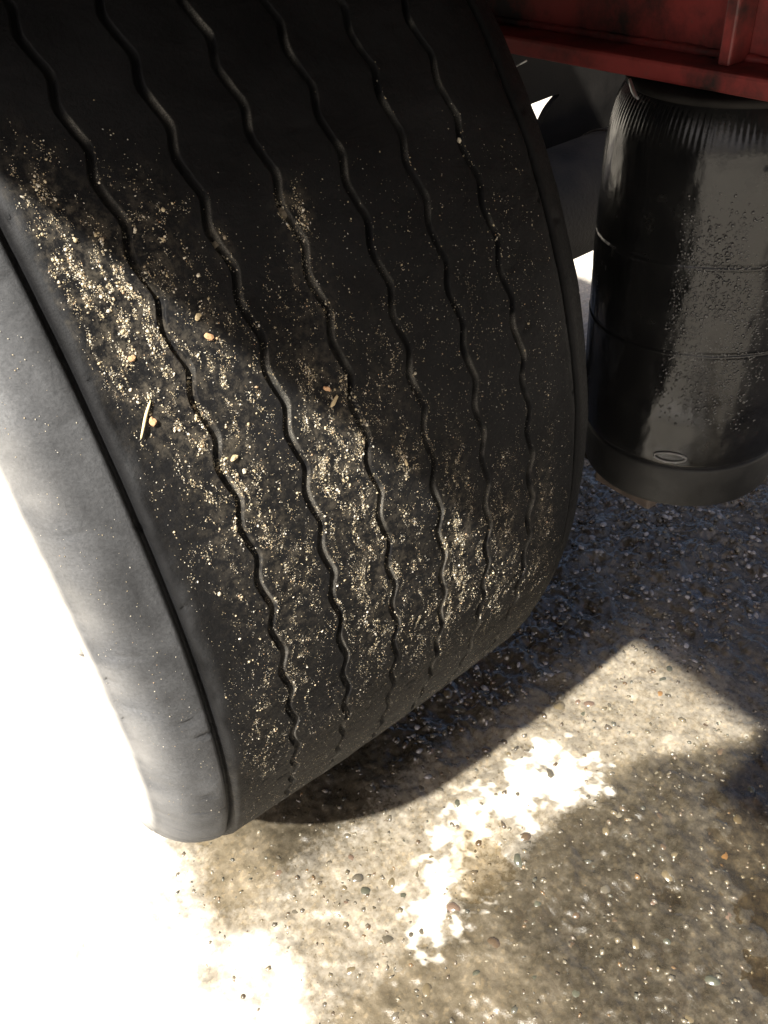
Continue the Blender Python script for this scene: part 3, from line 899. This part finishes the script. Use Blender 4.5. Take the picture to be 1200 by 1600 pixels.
gp = np.array([(0.46, 0.39, 0.26), (0.56, 0.51, 0.40), (0.38, 0.31, 0.19), (0.55, 0.52, 0.46), (0.30, 0.245, 0.17), (0.44, 0.30, 0.18)])
def grit(name, n, sizes, power, floor, seed, octa=False, side=0):
    x0, tt = sample_grit(n, power, floor)
    s = rng.choice(sizes, n) * rng.uniform(0.7, 1.3, n) * np.where(tt < 0.2, 0.82, 1.0)
    P, nn = on_tread(x0, tt, s * 0.12)
    if side:                                  # stray specks on the outer shoulder as well
        pr_s = np.array(sh)
        xs = rng.uniform(0.186, 0.229, side); ta = np.radians(rng.uniform(-20, 36, side))
        rs = np.interp(xs, pr_s[10:19, 0], pr_s[10:19, 1]) + 0.0003
        P = np.concatenate([P, np.stack([-xs, -rs * np.cos(ta), R0 + rs * np.sin(ta)], -1)])
        nn = np.concatenate([nn, np.stack([0 * ta, -np.cos(ta), np.sin(ta)], -1)])
        s = np.concatenate([s, rng.choice([0.0003, 0.0004, 0.0006, 0.0009], side)])
    m_ = len(s)
    col = gp[rng.choice(len(gp), m_, p=[.28, .24, .18, .14, .12, .04])] * rng.uniform(0.5, 1.05, (m_, 1))
    return blobs(name, P, s, col, M['grain'], None, (0.5, 0.95), seed, nn, octa)
sand = grit('sand', 42000, [0.0003, 0.0003, 0.0004, 0.0005, 0.0006, 0.0009], 1.15, 0.12, 21, True, 350)
tag(sand, 'fine pale sand stuck in patches to the ribs of the tread', 'sand', kind='stuff')
coarse = grit('coarse_sand', 1300, [0.0010, 0.0012, 0.0015, 0.0019], 1.6, 0.01, 22)
tag(coarse, 'coarser tan grit clumped on the ribs of the tread', 'grit', kind='stuff')

# single larger bits on the tread
def bit(name, x0, deg, s, mat, label, cat, shape=0, stretch=(1, 1, 1), roll=0.0):
    me = pebble_mesh(40 + shape)
    rr = random.Random(shape)
    for v in me.vertices: v.co *= rr.uniform(0.68, 1.2)
    for p_ in me.polygons: p_.use_smooth = False
    s *= 0.85
    me.materials.append(mat)
    P, nn = on_tread(np.array([x0]), np.array([math.radians(deg)]), s * 0.18)
    o = bpy.data.objects.new(name, me)
    q = Vector(nn[0]).to_track_quat('Z', 'X')
    o.rotation_mode = 'QUATERNION'
    from mathutils import Quaternion
    o.rotation_quaternion = q @ Quaternion((0, 0, 1), roll)
    o.location = P[0]
    o.scale = (s * stretch[0], s * stretch[1], s * stretch[2])
    C.objects.link(o)
    tag(o, label, cat)
    return o
bit('pebble', -0.150, 21.7, 0.0056, M['grit_orange'], 'small orange pebble stuck to the tread right beside the straw stalk', 'pebble', 0)
bit('pebble', -0.101, 26.5, 0.0062, M['grit_tan'], 'long tan pebble at the head of the orange clump on the second rib', 'pebble', 1, (0.7, 1.5, 0.7), 0.6)
bit('pebble', -0.102, 25.1, 0.0058, M['grit_orange'], 'flat orange-tan chip below the tan pebble on the second rib', 'pebble', 2, (1, 1.3, 0.6), 0.9)
bit('pebble', -0.112, 17.4, 0.0050, M['grit_tan'], 'elongated tan pebble alone in the middle of the second rib', 'pebble', 3, (0.7, 1.9, 0.8), 0.3)
bit('pebble', -0.110, 16.2, 0.0040, M['grit_pale'], 'pale round pebble touching the lower end of the elongated one', 'pebble', 4)
bit('pebble', -0.043, 19.0, 0.0062, M['grit_orange'], 'pinkish tan pebble at the top of the dense grit on the third rib', 'pebble', 5, (1.3, 0.8, 0.7), 0.8)
bit('pebble', -0.037, 18.0, 0.0070, M['grit_tan'], 'flat tan flake just under the pinkish pebble on the third rib', 'pebble', 6, (1.4, 0.7, 0.5), 2.2)
bit('pebble', 0.003, 11.1, 0.0055, M['grit_tan'], 'lone tan flake in the middle of the fourth rib', 'pebble', 7, (1.5, 0.7, 0.5), 0.2)
bit('pebble', -0.151, 8.7, 0.0036, M['grit_pale'], 'single pale pebble low on the smooth edge rib', 'pebble', 8)
bit('pebble', 0.124, 31.4, 0.0050, M['grit_pale'], 'grey stone lodged in the farthest groove high on the tyre', 'pebble', 9)
bit('pebble', -0.147, 25.6, 0.0050, M['grit_orange'], 'orange chip at the lower tip of the big sand patch', 'pebble', 10, (0.8, 1.4, 0.6), 0.1)
bit('mud_clump', -0.073, 30.2, 0.010, M['mud'], 'narrow dab of dried mud plugging the second groove', 'mud', 11, (0.55, 1.5, 0.35), 0.1)
bit('mud_clump', -0.0235, 30.7, 0.013, M['mud'], 'larger curled smear of dried mud beside the third groove', 'mud', 12, (0.7, 1.2, 0.22), 0.2)
# straw
pts = []
for k in range(7):
    f = k / 6
    P, nn = on_tread(np.array([-0.148 * (1 - f) - 0.161 * f]), np.array([math.radians(22.9 * (1 - f) + 21.0 * f)]), 0.0012 + 0.0006 * math.sin(f * 3))
    pts.append(Vector(P[0]))
st = tube('straw_stalk', pts, [0.0005, 0.0007, 0.0008, 0.0008, 0.0007, 0.0006, 0.0004], M['straw'], None, 8)
tag(st, 'short dry yellow straw stalk lying on the outer rib of the tread', 'straw')
